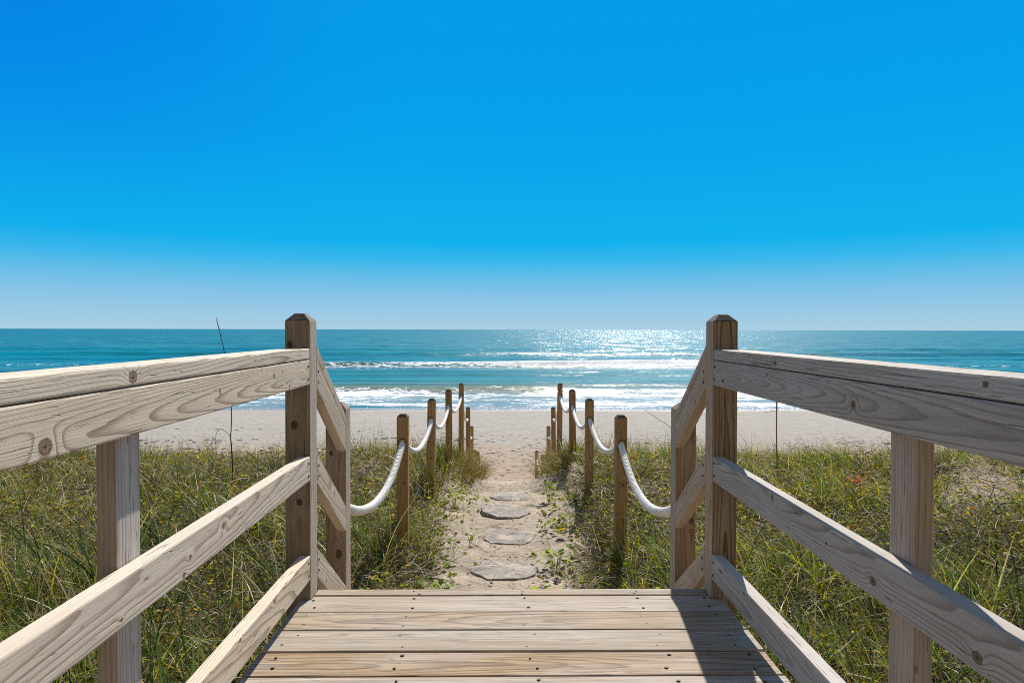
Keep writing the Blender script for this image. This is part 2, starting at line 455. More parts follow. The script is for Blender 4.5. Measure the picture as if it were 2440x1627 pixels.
# ------------------------------------------------------------------ sea
def sea_mat():
    mat, N = new_mat('sea_water')
    g = N.n('ShaderNodeNewGeometry').outputs['Position']
    x, y, z = N.sep(g)
    foam = N.attr('foam'); grn = N.attr('green')
    # wave facets as explicit slopes so that far water still glitters
    def slope(scale, sx, detail, rough, off):
        c = N.noise(N.vec(N.m('MULTIPLY_ADD', x, sx, off), y, off), scale, detail, rough, 0., True)
        r_, g_, b_ = N.sep(c)
        return N.m('SUBTRACT', r_, .5), N.m('SUBTRACT', g_, .5)
    a1, b1 = slope(.22, .45, 8., .78, 0.)
    a2, b2 = slope(2.6, .6, 4., .7, 31.)
    sxn = N.m('ADD', N.m('MULTIPLY', a1, 1.2), N.m('MULTIPLY', a2, .75))
    syn = N.m('ADD', N.m('MULTIPLY', b1, 2.7), N.m('MULTIPLY', b2, 1.5))
    calm = N.m('MULTIPLY', N.ss(y, 49., 56., .35, 1.), N.ss(y, 62., 230., .36, 1.))
    gn = N.n('ShaderNodeNewGeometry').outputs['Normal']
    ad = N.n('ShaderNodeVectorMath', operation='ADD')
    N.put(ad.inputs[0], gn); N.put(ad.inputs[1], N.vec(N.m('MULTIPLY', sxn, calm), N.m('MULTIPLY', syn, calm), 0.))
    nm = N.n('ShaderNodeVectorMath', operation='NORMALIZE'); N.put(nm.inputs[0], ad.outputs[0])
    nrm = nm.outputs[0]
    bands = N.noise(N.vec(N.m('MULTIPLY', x, .012), N.m('MULTIPLY', y, .085), 0.), 1., 4., .6)
    c = N.mix(N.ss(y, 70., 260.), (.0, .125, .122), (.0, .105, .09))
    c = N.scale_col(c, N.lin(bands, .32, .68, .58, 1.35))
    c = N.mix(grn, c, (.135, .15, .03))
    c = N.mix(N.m('MULTIPLY', N.attr('wash'), .75), c, (.22, .25, .245))
    # foam broken into lace
    l1 = N.noise(N.vec(N.m('MULTIPLY', x, .5), y, 0.), 1.3, 6., .68)
    l2 = N.voro(N.vec(N.m('MULTIPLY_ADD', N.noise(g, 1.1, 3.), 1.6, N.m('MULTIPLY', x, .6)), y, 0.), 1.5, 'DISTANCE_TO_EDGE')
    lace = N.m('ADD', N.m('MULTIPLY', N.ss(l1, .3, .72), .75), N.m('MULTIPLY', N.ss(l2, .16, .02), .35))
    fm = N.ss(N.m('ADD', foam, N.m('MULTIPLY', N.m('SUBTRACT', lace, .45), .9)), .46, .62)
    fm = N.m('MULTIPLY', fm, N.ss(foam, .02, .15))
    c2 = N.mix(fm, c, N.scale_col(N.mix(0., (.66, .68, .70), (0, 0, 0)), N.lin(l1, .3, .7, .82, 1.05)))
    rough = N.mix(fm, (.25, .25, .25), (.8, .8, .8))
    N.out(N.principled(c2, rough, N.m('MULTIPLY_ADD', fm, -.3, .5), nrm, IOR=1.33))
    return mat

sxs = axis(-60000, 60000, -130, 130, .75, 1.16)
sys_ = np.concatenate([np.arange(46.5, 70, .2), np.arange(70, 160, .45), axis(160, 90000, 160, 161, .6, 1.12)[2:]])
wx, wy, wf = grid(sxs, sys_)
wz = np.full_like(wx, SEA_Z)
foam = np.zeros_like(wx); green = np.zeros_like(wx)
wob = 3.2*fbm(wx/45., 0*wx+1.3, 3)+.8*fbm(wx/9., 0*wx+4.4, 2)
far_fade = sstep(400, 200, wy)
wz += far_fade*.10*fbm(wx/14., wy/5., 3)
def crest(y0, h, back, front, wobk=1.):
    """height profile: long back seaward, steep face landward"""
    d = wy-(y0+wob*wobk)
    return h*np.where(d > 0, np.exp(-(d/back)**2), np.exp(-(d/front)**2)), d
env = lambda f, s, a, b: sstep(a, b, fbm(wx/f+s, 0*wx+s*1.7, 3))
# shore break and its olive face
hgt, d = crest(60.5, .62, 2.6, 1.3)
e = .55+.45*env(30, 5., -.25, .2)
wz += hgt*e
green += .95*e*np.exp(-((d-.6)/2.6)**2)
green += .35*np.exp(-((d-5)/4.0)**2)
wash = sstep(48.2, 49.6, wy+1.1*fbm(wx/7.+3, 0*wx, 3))*sstep(0.6, -2.0, d)
foam = np.maximum(foam, wash*(.38+.75*fbm(wx/6., wy/1.6, 4)+.25*np.exp(-((d+2.2)/1.3)**2)+.2*np.exp(-((wy-50.5)/1.)**2)))
foam = np.maximum(foam, .75*np.exp(-((d+.2)/.6)**2)*env(22, 2., .05, .3))
# inner ripples
for y0, h, s, th in ((67, .22, 9., .26), (73, .2, 3.3, .3), (82, .25, 6.1, .32), (89, .22, 7.7, .3)):
    hgt, d = crest(y0, h, 2.2, 1.2, .8); wz += hgt
    foam = np.maximum(foam, .62*np.exp(-((d+.4)/.9)**2)*env(13, s, th, th+.14))
    green += .18*np.exp(-((d)/1.5)**2)
# outer breaker
hgt, d = crest(104, .95, 4.5, 1.8, .9)
e = .22+.78*sstep(-70, -12, wx)*(.6+.4*env(40, 8., -.3, .1))
e = np.where(wx > 48, .55*env(30, 4., -.3, .1)+.2, e)
wz += hgt*e
foam = np.maximum(foam, e*.95*np.exp(-((d+.8)/1.7)**2)*(.86+.75*fbm(wx/11.+7, wy/2.5, 4)))
foam = np.maximum(foam, .55*e*sstep(-12, -2, d)*sstep(1, -1, d)*(.8+.9*fbm(wx/4., wy/2., 3)))
foam = np.maximum(foam, .50*e*sstep(12, 3, d)*sstep(0, 2, d)*(.8+1.1*fbm(wx/6., wy/2., 3)))
green += .4*e*np.exp(-((d+3.2)/1.5)**2)
# second outer swell
hgt, d = crest(146, .7, 7, 3, 1.3); wz += hgt
foam = np.maximum(foam, .8*np.exp(-((d+.8)/2.2)**2)*np.exp(-((wx-8)/10.)**2))
hgt, d = crest(185, .6, 9, 4, 1.5); wz += hgt*far_fade
hgt, d = crest(126, .4, 5, 3, 1.2); wz += hgt
wz = np.where(wy < 49.5, wz-sstep(49.5, 47.5, wy)*.03, wz)
me = mesh_np('sea', np.stack([wx, wy, wz], 1), wf, sea_mat(), True, attrs={'foam': np.clip(foam, 0, 1.2), 'green': np.clip(green, 0, 1), 'wash': np.clip(wash, 0, 1)})
o = bpy.data.objects.new('sea', me); link(o); tag(o, kind='structure')
# ------------------------------------------------------------------ boardwalk
XL, XR = -.686, .747           # inner faces of the two railings
DL, DR = -.724, .785           # deck edges
T, Wd = .038, .089             # two-by-four
FE, FF = 2.43, 2.519           # near and far face of the end posts
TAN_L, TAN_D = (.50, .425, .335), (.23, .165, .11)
GRY_SHADE_L, GRY_SHADE_D = (.435, .375, .30), (.16, .125, .10)  # grey of the right rails carries their shade in the wood colour

def nail_mesh():
    bm = bmesh.new()
    bmesh.ops.create_cone(bm, cap_ends=True, segments=10, radius1=.0052, radius2=.0042, depth=.003)
    m, N = new_mat('rusty_nail')
    g = N.n('ShaderNodeNewGeometry').outputs['Position']
    N.out(N.principled(N.mix(N.noise(g, 900., 2.), (.012, .01, .009), (.05, .03, .02)), .6, .4))
    return bm_mesh('nail', bm, m)
NAIL = nail_mesh()
ROT_X = Matrix.Rotation(R(90), 4, 'Y')   # disc facing +-X
ROT_Y = Matrix.Rotation(R(90), 4, 'X')

walk = empty('boardwalk', (.03, 0, -.9), 'weathered grey wooden boardwalk landing with gapped deck boards and steps down to the sand path', 'boardwalk')
deck_mats = []
dl = [((0.363, 0.276, 0.190), (0.150, 0.119, 0.073)), ((0.381, 0.305, 0.227), (0.186, 0.165, 0.113)), ((0.354, 0.264, 0.168), (0.116, 0.082, 0.048)),
      ((0.367, 0.293, 0.216), (0.150, 0.132, 0.091)), ((0.337, 0.231, 0.128), (0.089, 0.052, 0.025)), ((0.381, 0.305, 0.227), (0.168, 0.144, 0.103))]
for i, (a, b) in enumerate(dl):
    deck_mats.append(wood('deck_wood', a, b, ring=.0058+.001*(i % 3), pith=((.03, -.02, .0, .04, -.01, .02)[i], (-.075, -.06, -.10, -.07, -.085, -.06)[i]),
                          slope=(.02, .012, -.03, .016, .022, -.015)[i], wav=.013, grey=.35, contrast=(.8, .6, 1., .75, 1., .65)[i], seed=3.1*i+1, fib=.85, dashes=.95, strk=(.55, .4, .5, .5, .45, .55)[i]))
edges = [2.5215, 2.462, 2.318, 2.175, 2.031, 1.888]
while edges[-1] > -1.5: edges.append(edges[-1]-.1435)
GAP = .006
for i, (ya, yb) in enumerate(zip(edges, edges[1:])):
    bm = bmesh.new()
    y1, y0 = ya-(GAP/2 if i else 0), yb+GAP/2
    jl, jr = random.uniform(-.004, .004), random.uniform(-.004, .006)
    if i == 0: pts = [(XL+.002, y0), (XR-.002, y0), (XR-.002, y1), (XL+.002, y1)]
    elif i == 1: pts = [(DL, y0), (DR, y0), (DR, FE-.003), (XR-.002, FE-.003), (XR-.002, y1), (XL+.002, y1), (XL+.002, FE-.003), (DL, FE-.003)]
    else: pts = [(DL+jl, y0), (DR+jr, y0), (DR+jr, y1), (DL+jl, y1)]
    yc = (y0+y1)/2
    lo = [bm.verts.new((a, b-yc, -.036)) for a, b in pts]; hi = [bm.verts.new((a, b-yc, 0)) for a, b in pts]
    bm.faces.new(lo[::-1]); top = bm.faces.new(hi)
    for j in range(len(pts)):
        k = (j+1) % len(pts); bm.faces.new((lo[j], lo[k], hi[k], hi[j]))
    bmesh.ops.recalc_face_normals(bm, faces=bm.faces)
    bmesh.ops.bevel(bm, geom=list(top.edges), offset=.0045, segments=3, profile=.5, affect='EDGES')
    o = bpy.data.objects.new('deck_board', bm_mesh('deck_board', bm, deck_mats[i % 6]))
    place(o, walk, Matrix.Translation((0, yc, random.uniform(-.0025, .002) if i else 0)))
    if i < 6:
        for jx in (-.655, -.31, .085, .475, .725):
            for yy in ((y0+.032, y1-.032) if i else (y0+.014, y0+.034)):
                if i == 0 and abs(jx) > .6: continue
                child_at(o, 'screw', NAIL, (jx+random.uniform(-.02, .02), yy+random.uniform(-.01, .01), .0004), Matrix.Diagonal((random.uniform(.75, 1.25), random.uniform(.6, 1.), .7, 1)))
fr = wood('frame_wood', (.36, .27, .17), (.19, .12, .07), ring=.007, pith=(.0, -.09), seed=31., grey=.2)
def fbox(name, x0, x1, y0, y1, z0, z1, mat=fr):
    """framing: long axis in local X"""
    if x1-x0 > y1-y0:
        bm = box_bm(x0, x1, -(y1-y0)/2, (y1-y0)/2, -(z1-z0)/2, (z1-z0)/2, .003)
        o = bpy.data.objects.new(name, bm_mesh(name, bm, mat))
        return place(o, walk, Matrix.Translation((0, (y0+y1)/2, (z0+z1)/2)))
    return rail(name, walk, (x0+x1)/2, (z0+z1)/2, y0, y1, z1-z0, x1-x0, mat)
fbox('rim_joist', DL+.001, DL+.039, -1.5, FE-.004, -.222, -.037)
fbox('rim_joist', DR-.039, DR-.001, -1.5, FE-.004, -.222, -.037)
fbox('joist', -.33, -.292, -1.5, 2.475, -.222, -.037); fbox('joist', .066, .104, -1.5, 2.475, -.222, -.037); fbox('joist', .456, .494, -1.5, 2.475, -.222, -.037)
fbox('end_joist', XL+.003, XR-.003, 2.478, 2.516, -.222, -.037)
# steps down to the path, hidden from the landing by its own edge
SL = .69
for k in range(4):
    ty = 2.53+k*.27; tz = -.185*(k+1)
    fbox('stair_tread', XL+.045, XR-.045, ty, ty+.262, tz-.038, tz, deck_mats[(k+1) % 6])
for xa in (XL+.004, XR-.042):
    sloped('stringer', walk, xa+.019, 2.522, -.06, 3.62, SL, .27, .036, fr)

# ---- railings
def wmats(side):  # one wood; left painted lighter as sunlit, right greyer as shaded
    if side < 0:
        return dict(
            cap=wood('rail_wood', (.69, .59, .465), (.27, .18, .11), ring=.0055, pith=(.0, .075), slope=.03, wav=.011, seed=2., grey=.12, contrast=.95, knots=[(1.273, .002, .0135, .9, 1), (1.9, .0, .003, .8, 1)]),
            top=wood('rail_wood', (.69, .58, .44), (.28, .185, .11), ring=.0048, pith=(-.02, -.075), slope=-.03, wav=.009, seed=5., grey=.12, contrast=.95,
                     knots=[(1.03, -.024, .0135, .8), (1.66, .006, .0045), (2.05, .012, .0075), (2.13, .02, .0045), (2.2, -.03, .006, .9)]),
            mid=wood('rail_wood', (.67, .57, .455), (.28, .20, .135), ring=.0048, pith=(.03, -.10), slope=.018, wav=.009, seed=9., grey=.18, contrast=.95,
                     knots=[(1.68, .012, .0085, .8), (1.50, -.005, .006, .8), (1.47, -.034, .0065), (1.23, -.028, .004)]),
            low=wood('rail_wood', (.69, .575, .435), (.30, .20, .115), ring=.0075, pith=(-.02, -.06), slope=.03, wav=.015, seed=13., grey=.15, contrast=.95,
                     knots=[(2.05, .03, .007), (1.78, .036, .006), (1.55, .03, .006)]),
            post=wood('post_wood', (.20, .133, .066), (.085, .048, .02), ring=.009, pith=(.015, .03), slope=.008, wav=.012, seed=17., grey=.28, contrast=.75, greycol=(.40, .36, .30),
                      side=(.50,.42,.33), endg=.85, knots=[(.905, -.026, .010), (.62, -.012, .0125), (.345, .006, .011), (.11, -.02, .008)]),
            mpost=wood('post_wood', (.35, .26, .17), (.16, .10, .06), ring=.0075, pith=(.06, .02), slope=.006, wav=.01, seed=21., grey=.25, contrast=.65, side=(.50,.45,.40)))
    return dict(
        cap=wood('rail_wood', GRY_SHADE_L, GRY_SHADE_D, ring=.0062, pith=(.02, .10), slope=.02, wav=.012, seed=42., grey=.5, contrast=.85, knots=[(1.87, .003, .0075, .9, 1), (1.05, -.004, .006, .8, 1)]),
        top=wood('rail_wood', GRY_SHADE_L, (.19, .155, .13), ring=.0055, pith=(.0, .07), slope=.035, wav=.011, seed=45., grey=.5, contrast=.95,
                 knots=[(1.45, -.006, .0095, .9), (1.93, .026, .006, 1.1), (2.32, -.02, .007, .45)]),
        mid=wood('rail_wood', (.44, .39, .33), GRY_SHADE_D, ring=.0052, pith=(.03, .08), slope=.025, wav=.012, seed=49., grey=.5, contrast=.9,
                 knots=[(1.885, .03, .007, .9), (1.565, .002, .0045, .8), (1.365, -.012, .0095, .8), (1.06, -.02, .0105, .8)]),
        low=wood('rail_wood', (.46, .41, .35), GRY_SHADE_D, ring=.0055, pith=(-.02, .11), slope=.014, wav=.01, seed=53., grey=.5, contrast=.75,
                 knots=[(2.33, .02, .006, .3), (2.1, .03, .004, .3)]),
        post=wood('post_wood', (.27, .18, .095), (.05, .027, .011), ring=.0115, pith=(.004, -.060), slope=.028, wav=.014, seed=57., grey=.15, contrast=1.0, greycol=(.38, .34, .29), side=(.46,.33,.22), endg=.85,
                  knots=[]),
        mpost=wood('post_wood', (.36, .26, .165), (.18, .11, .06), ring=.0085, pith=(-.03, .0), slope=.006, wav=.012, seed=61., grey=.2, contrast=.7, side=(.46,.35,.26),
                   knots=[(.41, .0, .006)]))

newel_info = []
for side, X in ((-1, XL), (1, XR)):
    s = side
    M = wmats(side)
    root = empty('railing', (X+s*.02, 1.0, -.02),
                 'tan wooden railing, sunlit tone painted in, along the left edge of the boardwalk' if s < 0 else 'grey wooden railing, its shade painted in, along the right edge of the boardwalk',
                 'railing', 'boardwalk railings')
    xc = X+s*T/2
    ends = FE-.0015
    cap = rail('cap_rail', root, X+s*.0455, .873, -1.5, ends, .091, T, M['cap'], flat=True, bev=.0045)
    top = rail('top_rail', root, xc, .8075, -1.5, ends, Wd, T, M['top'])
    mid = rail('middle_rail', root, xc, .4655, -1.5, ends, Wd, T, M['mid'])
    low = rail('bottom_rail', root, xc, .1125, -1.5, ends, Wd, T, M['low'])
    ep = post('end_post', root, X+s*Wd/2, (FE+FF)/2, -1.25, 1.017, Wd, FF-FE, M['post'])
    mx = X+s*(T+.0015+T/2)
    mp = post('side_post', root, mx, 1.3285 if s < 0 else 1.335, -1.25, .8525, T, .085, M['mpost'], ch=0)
    for rl, zc in ((top, .8075), (mid, .4655), (low, .1125)):
        for dz_ in (.022, -.022):
            child_at(rl, 'nail', NAIL, (X-s*.0008, 2.408, zc+dz_), ROT_X)
    # stair railing
    ny = 2.98 if s < 0 else 2.95
    sr = empty('stair_railing', (X+s*.044, 2.75, -.6),
               'short wooden handrail sloping down the steps on the left, with a squat square newel post' if s < 0 else
               'short wooden handrail sloping down the steps on the right, orange wood showing underneath',
               'railing', 'stair handrails')
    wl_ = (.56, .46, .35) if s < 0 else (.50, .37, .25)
    ms = wood('stair_rail_wood', wl_, (.27, .17, .10), ring=.007, pith=(.03, s*.09), slope=.012, wav=.012, seed=70.+s*3, grey=.2, contrast=.7,
              knots=[(.2, -.07, .006)])
    ms2 = wood('stair_rail_wood', wl_, (.25, .16, .09), ring=.006, pith=(-.03, s*.08), slope=.01, wav=.012, seed=80.+s*3, grey=.2, contrast=.75, knots=[(.33, -.03, .006)])
    y0s, y1s = FF+.0015, ny-.0015
    sloped('stair_cap_rail', sr, X+s*.0455, y0s, .902, y1s, SL, .046, .091, ms2)
    sloped('stair_top_rail', sr, xc, y0s, .854, y1s, SL, .109, T, ms)
    sloped('stair_middle_rail', sr, xc, y0s, .505, y1s, SL, .109, T, ms2)
    sloped('stair_bottom_rail', sr, xc, y0s, .155, y1s, SL, .109, T, ms)
    np_ = post('newel_post', sr, X+s*Wd/2, ny+Wd/2, -1.3, .64, Wd, Wd,
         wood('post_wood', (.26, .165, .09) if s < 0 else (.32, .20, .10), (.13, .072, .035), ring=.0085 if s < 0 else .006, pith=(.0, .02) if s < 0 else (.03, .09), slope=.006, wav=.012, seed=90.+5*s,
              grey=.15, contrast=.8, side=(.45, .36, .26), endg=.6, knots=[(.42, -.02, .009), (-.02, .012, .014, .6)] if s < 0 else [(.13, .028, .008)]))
    newel_info.append((X+s*Wd/2, ny+Wd))
    for zc, base in ((.854, .109), (.505, .109), (.155, .109)):
        for q in (.035, .075):
            child_at(sr.children[1], 'nail', NAIL, (X-s*.0008, FF+.022, zc-q-.014), ROT_X)

# ------------------------------------------------------------------ rope posts and ropes
LP = [(-.761, 5.44, .674, 1.32), (-.744, 7.49, .758, 1.3), (-.728, 9.57, .837, 1.35), (-.698, 11.98, .939, 1.5),
      (-.68, 13.86, 1.573, 1.45), (-.675, 15.4, 2.18, 1.35), (-.686, 17.46, 3.08, 1.25), (-.706, 20.2, 3.62, 1.2)]
RP = [(.888, 5.37, .672, 1.32), (.905, 7.49, .757, 1.3), (.922, 9.57, .837, 1.35), (.952, 11.98, .938, 1.5),
      (.969, 13.86, 1.573, 1.45), (.973, 15.4, 2.178, 1.35), (.964, 17.46, 3.2, 1.2), (.942, 20.2, 3.58, 1.2)]
pvars = []
for i in range(4):
    mt = wood('rope_post_wood', [(.38, .21, .075), (.41, .235, .09), (.36, .20, .07), (.43, .25, .095)][i], (.15, .072, .024), ring=.0085+.002*i, pith=(.01*i-.02, .05+.02*i),
              slope=.006, wav=.012, seed=100.+7*i, grey=.12, contrast=.85, rand=True, knots=[(-.55-.1*i, .015-.01*i, .01), (-.28-.2*i, -.02+.01*i, .007)], greycol=(.36, .32, .27), endg=.85)
    pvars.append(bm_mesh('rope_post', post_bm(-1.6, 0, Wd, Wd, .022, .024, .0035), mt))
hm, Nn = new_mat('hole_shade_dark'); Nn.out(Nn.principled((.018, .011, .007), .9, .1))  # dark collar painted in for the shade inside the uncut hole
def hole_ring_mesh():
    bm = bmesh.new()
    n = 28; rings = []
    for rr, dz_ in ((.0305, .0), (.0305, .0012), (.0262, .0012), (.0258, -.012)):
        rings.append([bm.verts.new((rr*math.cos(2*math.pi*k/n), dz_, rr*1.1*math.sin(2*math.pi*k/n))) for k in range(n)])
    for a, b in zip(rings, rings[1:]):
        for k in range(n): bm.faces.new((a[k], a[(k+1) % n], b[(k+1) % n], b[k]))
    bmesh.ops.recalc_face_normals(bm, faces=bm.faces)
    return bm_mesh('hole_shade_ring', bm, hm, True)
HOLE_RING = hole_ring_mesh()
ORD = ['nearest the steps', 'second from the steps', 'third from the steps', 'fourth from the steps on the crest',
       'fifth from the steps, past the crest', 'sixth from the steps, low', 'seventh from the steps, only its top showing',
       'last and farthest by the beach']
SAG_Z = .225
LP = [(a-Wd/2, *q) for a, *q in LP]; RP = [(a+Wd/2, *q) for a, *q in RP]
ropes = []
for side, PP in ((-1, LP), (1, RP)):
    anchors = []
    first = None
    for i, (px, py, below, hgt_) in enumerate(PP):
        ztop = CAMZ-below
        if i < 4 and side < 0:
            o = bpy.data.objects.new('rope_post', pvars[i]); link(o)
            h = bpy.data.objects.new('hole_shade_ring', HOLE_RING); link(h, o)
            h.matrix_local = frame(F_UP, (0, 0, 0)).inverted() @ Matrix.Translation((0, -Wd/2-.0004, -SAG_Z)) @ Matrix.Rotation(math.pi, 4, 'Z')
            src = src if i else []
            src.append((o, h))
        else:
            so_, sh_ = src[i % 4]
            o = so_.copy(); COL.objects.link(o)
            h = sh_.copy(); COL.objects.link(h); h.parent = o
        tilt = Matrix.Rotation(R(random.uniform(-.8, .8)), 4, 'Y') @ Matrix.Rotation(R(random.uniform(-.8, .8)), 4, 'X') if i else Matrix.Identity(4)
        o.matrix_basis = Matrix.Translation((px+side*0, py+Wd/2, ztop)) @ tilt @ frame(F_UP, (0, 0, 0))
        o['label'] = ('brown rope post left of the path, ' if side < 0 else 'brown rope post right of the path, ')+ORD[i]
        o['category'] = 'post'; o['group'] = 'rope posts lining the sand path'
        anchors.append((px, py+Wd/2, ztop-SAG_Z))
    nx_, nyf = newel_info[0 if side < 0 else 1]
    anchors.insert(0, (nx_-side*.012, nyf-.03, .175))
    # centre line
    pts = []
    for k, (a, b) in enumerate(zip(anchors, anchors[1:])):
        L = b[1]-a[1]
        step = .003 if a[1] < 5 else (.008 if a[1] < 7 else .02)
        n = int(L/step)
        sag = [.2, .19, .19, .17, .2, .2, .24, .25][k]
        for j in range(n):
            t = j/n
            u = t if k else t
            zz = a[2]+(b[2]-a[2])*u-4*sag*u*(1-u)
            xx = a[0]+(b[0]-a[0])*u
            pts.append((xx, a[1]+L*u, zz))
    pts.append(anchors[-1])
    P = np.array(pts)
    tan = np.gradient(P, axis=0); tan /= np.linalg.norm(tan, axis=1)[:, None]
    sidev = np.cross(tan, np.array([0, 0, 1.])); sidev /= np.linalg.norm(sidev, axis=1)[:, None]
    upv = np.cross(sidev, tan)
    s_len = np.concatenate([[0], np.cumsum(np.linalg.norm(np.diff(P, axis=0), axis=1))])
    nr = 24
    th = np.arange(nr)*2*np.pi/nr
    ph = 2*(th[None, :]-side*s_len[:, None]*2*np.pi/.058)
    groove = (.5-.5*np.cos(ph))**2.2
    rad = .0248*(1-.36*groove)
    V = P[:, None, :]+rad[..., None]*(np.cos(th)[None, :, None]*sidev[:, None, :]+np.sin(th)[None, :, None]*upv[:, None, :])
    i0 = np.arange(len(P)*nr).reshape(len(P), nr); i1 = np.roll(i0, -1, axis=1)
    f = np.stack([i0[:-1], i1[:-1], i1[1:], i0[1:]], -1).reshape(-1, 4)
    if not ropes:
        rm, Nr = new_mat('rope_fibre')
        tcr = Nr.n('ShaderNodeNewGeometry').outputs['Position']
        fi = Nr.noise(tcr, 420., 3., .6); bl = Nr.noise(tcr, 9., 3.)
        gv_ = Nr.attr('groove')
        cc = Nr.scale_col(Nr.mix(Nr.ss(bl, .35, .7), (.86, .84, .79), (.78, .755, .69)), Nr.lin(fi, .3, .7, .85, 1.08))
        cc = Nr.mix(Nr.m('MULTIPLY', gv_, .8), cc, (.17, .16, .145))
        Nr.out(Nr.principled(cc, .75, .25, Nr.bump(fi, .4, .002)))
    me = mesh_np('rope', V.reshape(-1, 3), f, rm, True, attrs={'groove': groove.ravel()})
    o = bpy.data.objects.new('rope', me); link(o)
    tag(o, 'thick white twisted rope sagging through the posts on the '+('left' if side < 0 else 'right')+' side of the path', 'rope', 'ropes strung along the path')
    ropes.append(o)

# ------------------------------------------------------------------ stepping stones
stm, Ns = new_mat('flagstone')
gp = Ns.n('ShaderNodeNewGeometry').outputs['Position']
sxx, syy, szz = Ns.sep(gp)
nn = Ns.noise(gp, 9., 5., .65)
lay = Ns.noise(Ns.vec(Ns.m('MULTIPLY', sxx, 6.), Ns.m('MULTIPLY', syy, 22.), Ns.m('MULTIPLY', szz, 40.)), 1., 4., .6)
gr = Ns.noise(gp, 240., 2., .6)
cst = Ns.mix(Ns.ss(nn, .35, .65), (.20, .175, .15), (.275, .245, .21))
cst = Ns.scale_col(cst, Ns.m('MULTIPLY', Ns.lin(lay, .3, .7, .86, 1.1), Ns.lin(gr, .3, .7, .88, 1.1)))
wv = Ns.voro(Ns.vec(Ns.m('MULTIPLY_ADD', nn, .35, Ns.m('MULTIPLY', sxx, 1.9)), Ns.m('MULTIPLY', syy, 1.9), 0.), 1.35, 'DISTANCE_TO_EDGE')
cst = Ns.mix(Ns.m('MULTIPLY', Ns.ss(wv, .022, .008), Ns.ss(nn, .42, .5)), cst, (.44, .39, .33))
ck2 = Ns.voro(Ns.vec(Ns.m('MULTIPLY_ADD', nn, .5, Ns.m('MULTIPLY', sxx, 2.6)), Ns.m('MULTIPLY', syy, 3.), 5.), 1.1, 'DISTANCE_TO_EDGE')
cst = Ns.mix(Ns.m('MULTIPLY', Ns.ss(ck2, .014, .004), .8), cst, (.09, .08, .07))
drift = Ns.noise(gp, 5., 4., .6)
cst = Ns.mix(Ns.ss(drift, .50, .62, 0., .85), cst, (.38, .32, .255))
Ns.out(Ns.principled(cst, .85, .25, Ns.bump(Ns.m('ADD', lay, Ns.m('MULTIPLY', gr, .2)), .5, .012)))
def stone_mesh(rx, ry, th_, seed, tilt):
    rr = np.random.default_rng(seed); n = 40
    bm = bmesh.new()
    an = np.arange(n)*2*np.pi/n
    nc = 8
    ca_ = np.sort((np.arange(nc)+.75*rr.random(nc))*2*np.pi/nc); cr_ = 1.04+.24*(rr.random(nc)-.5)
    cx_, cy_ = np.append(cr_*np.cos(ca_), cr_[0]*np.cos(ca_[0])), np.append(cr_*np.sin(ca_), cr_[0]*np.sin(ca_[0]))
    q = np.arange(n)*nc/n; qi = q.astype(int); qf = q-qi
    ox, oy = cx_[qi]*(1-qf)+cx_[qi+1]*qf, cy_[qi]*(1-qf)+cy_[qi+1]*qf
    an = np.arctan2(oy, ox); base = np.hypot(ox, oy)*1.07
    corner = 1+.03*(rr.random(n)-.5)
    rings = []
    for (k, z) in ((1.0, -th_), (1.02, -th_*.6), (.985, -th_*.5), (1.0, -th_*.12), (.975, 0), (.6, .004), (.25, .003)):
        w = 1+.012*(rr.random(n)-.5)
        rings.append([bm.verts.new((rx*base[j]*corner[j]*k*w[j]*math.cos(an[j]), ry*base[j]*corner[j]*k*w[j]*math.sin(an[j]), z+.006*(rr.random()-.5)*(k > .5))) for j in range(n)])
    for a, b in zip(rings, rings[1:]):
        for j in range(n): bm.faces.new((a[j], a[(j+1) % n], b[(j+1) % n], b[j]))
    bm.faces.new(rings[-1]); bm.faces.new(rings[0][::-1])
    bmesh.ops.recalc_face_normals(bm, faces=bm.faces)
    return bm_mesh('stepping_stone', bm, stm)
ST = [(.0, 5.46, .245, .20, .05, 3, (0, 0), 'cracked grey flagstone nearest the steps, half covered by weeds at its right corner'),
      (.06, 6.33, .235, .19, .05, 4, (1, 0), 'flat grey flagstone with a pale vein, second from the steps'),
      (.0, 7.22, .25, .22, .085, 9, (2.5, 3), 'thick tilted grey flagstone standing proud of the sand, third from the steps'),
      (.08, 8.2, .25, .17, .06, 12, (2, 1.5), 'far grey flagstone below the lip of the sand path')]
for (x_, y_, rx, ry, th_, sd_, tl, lab) in ST:
    o = bpy.data.objects.new('stepping_stone', stone_mesh(rx, ry, th_, sd_, 0)); link(o)
    zz = float(ground_z(np.array([x_]), np.array([y_]))[0])
    o.location = (x_, y_, zz+(.012 if th_ < .08 else .036)); o.rotation_euler = (R(tl[0]), R(tl[1]), R(sd_*13))
    o.rotation_euler = (R(tl[0]), R(tl[1]), R((sd_*5) % 17-8))
    tag(o, lab, 'stepping stone', 'flagstones set in the sand path')

# ------------------------------------------------------------------ plants
def leaf_mat(name, trans=.45, rough=.45, spec=.35):
    mat, N = new_mat(name)
    c = N.attr('Col', 'Color')
    p = N.principled(c, rough, spec)
    t = N.n('ShaderNodeBsdfTranslucent'); N.put(t.inputs[0], N.mix(1., c, (1.25, 1.2, .75), 'MULTIPLY'))
    mx = N.n('ShaderNodeMixShader'); mx.inputs[0].default_value = trans
    N.t.links.new(p, mx.inputs[1]); N.t.links.new(t.outputs[0], mx.inputs[2])
    N.out(mx.outputs[0])
    return mat

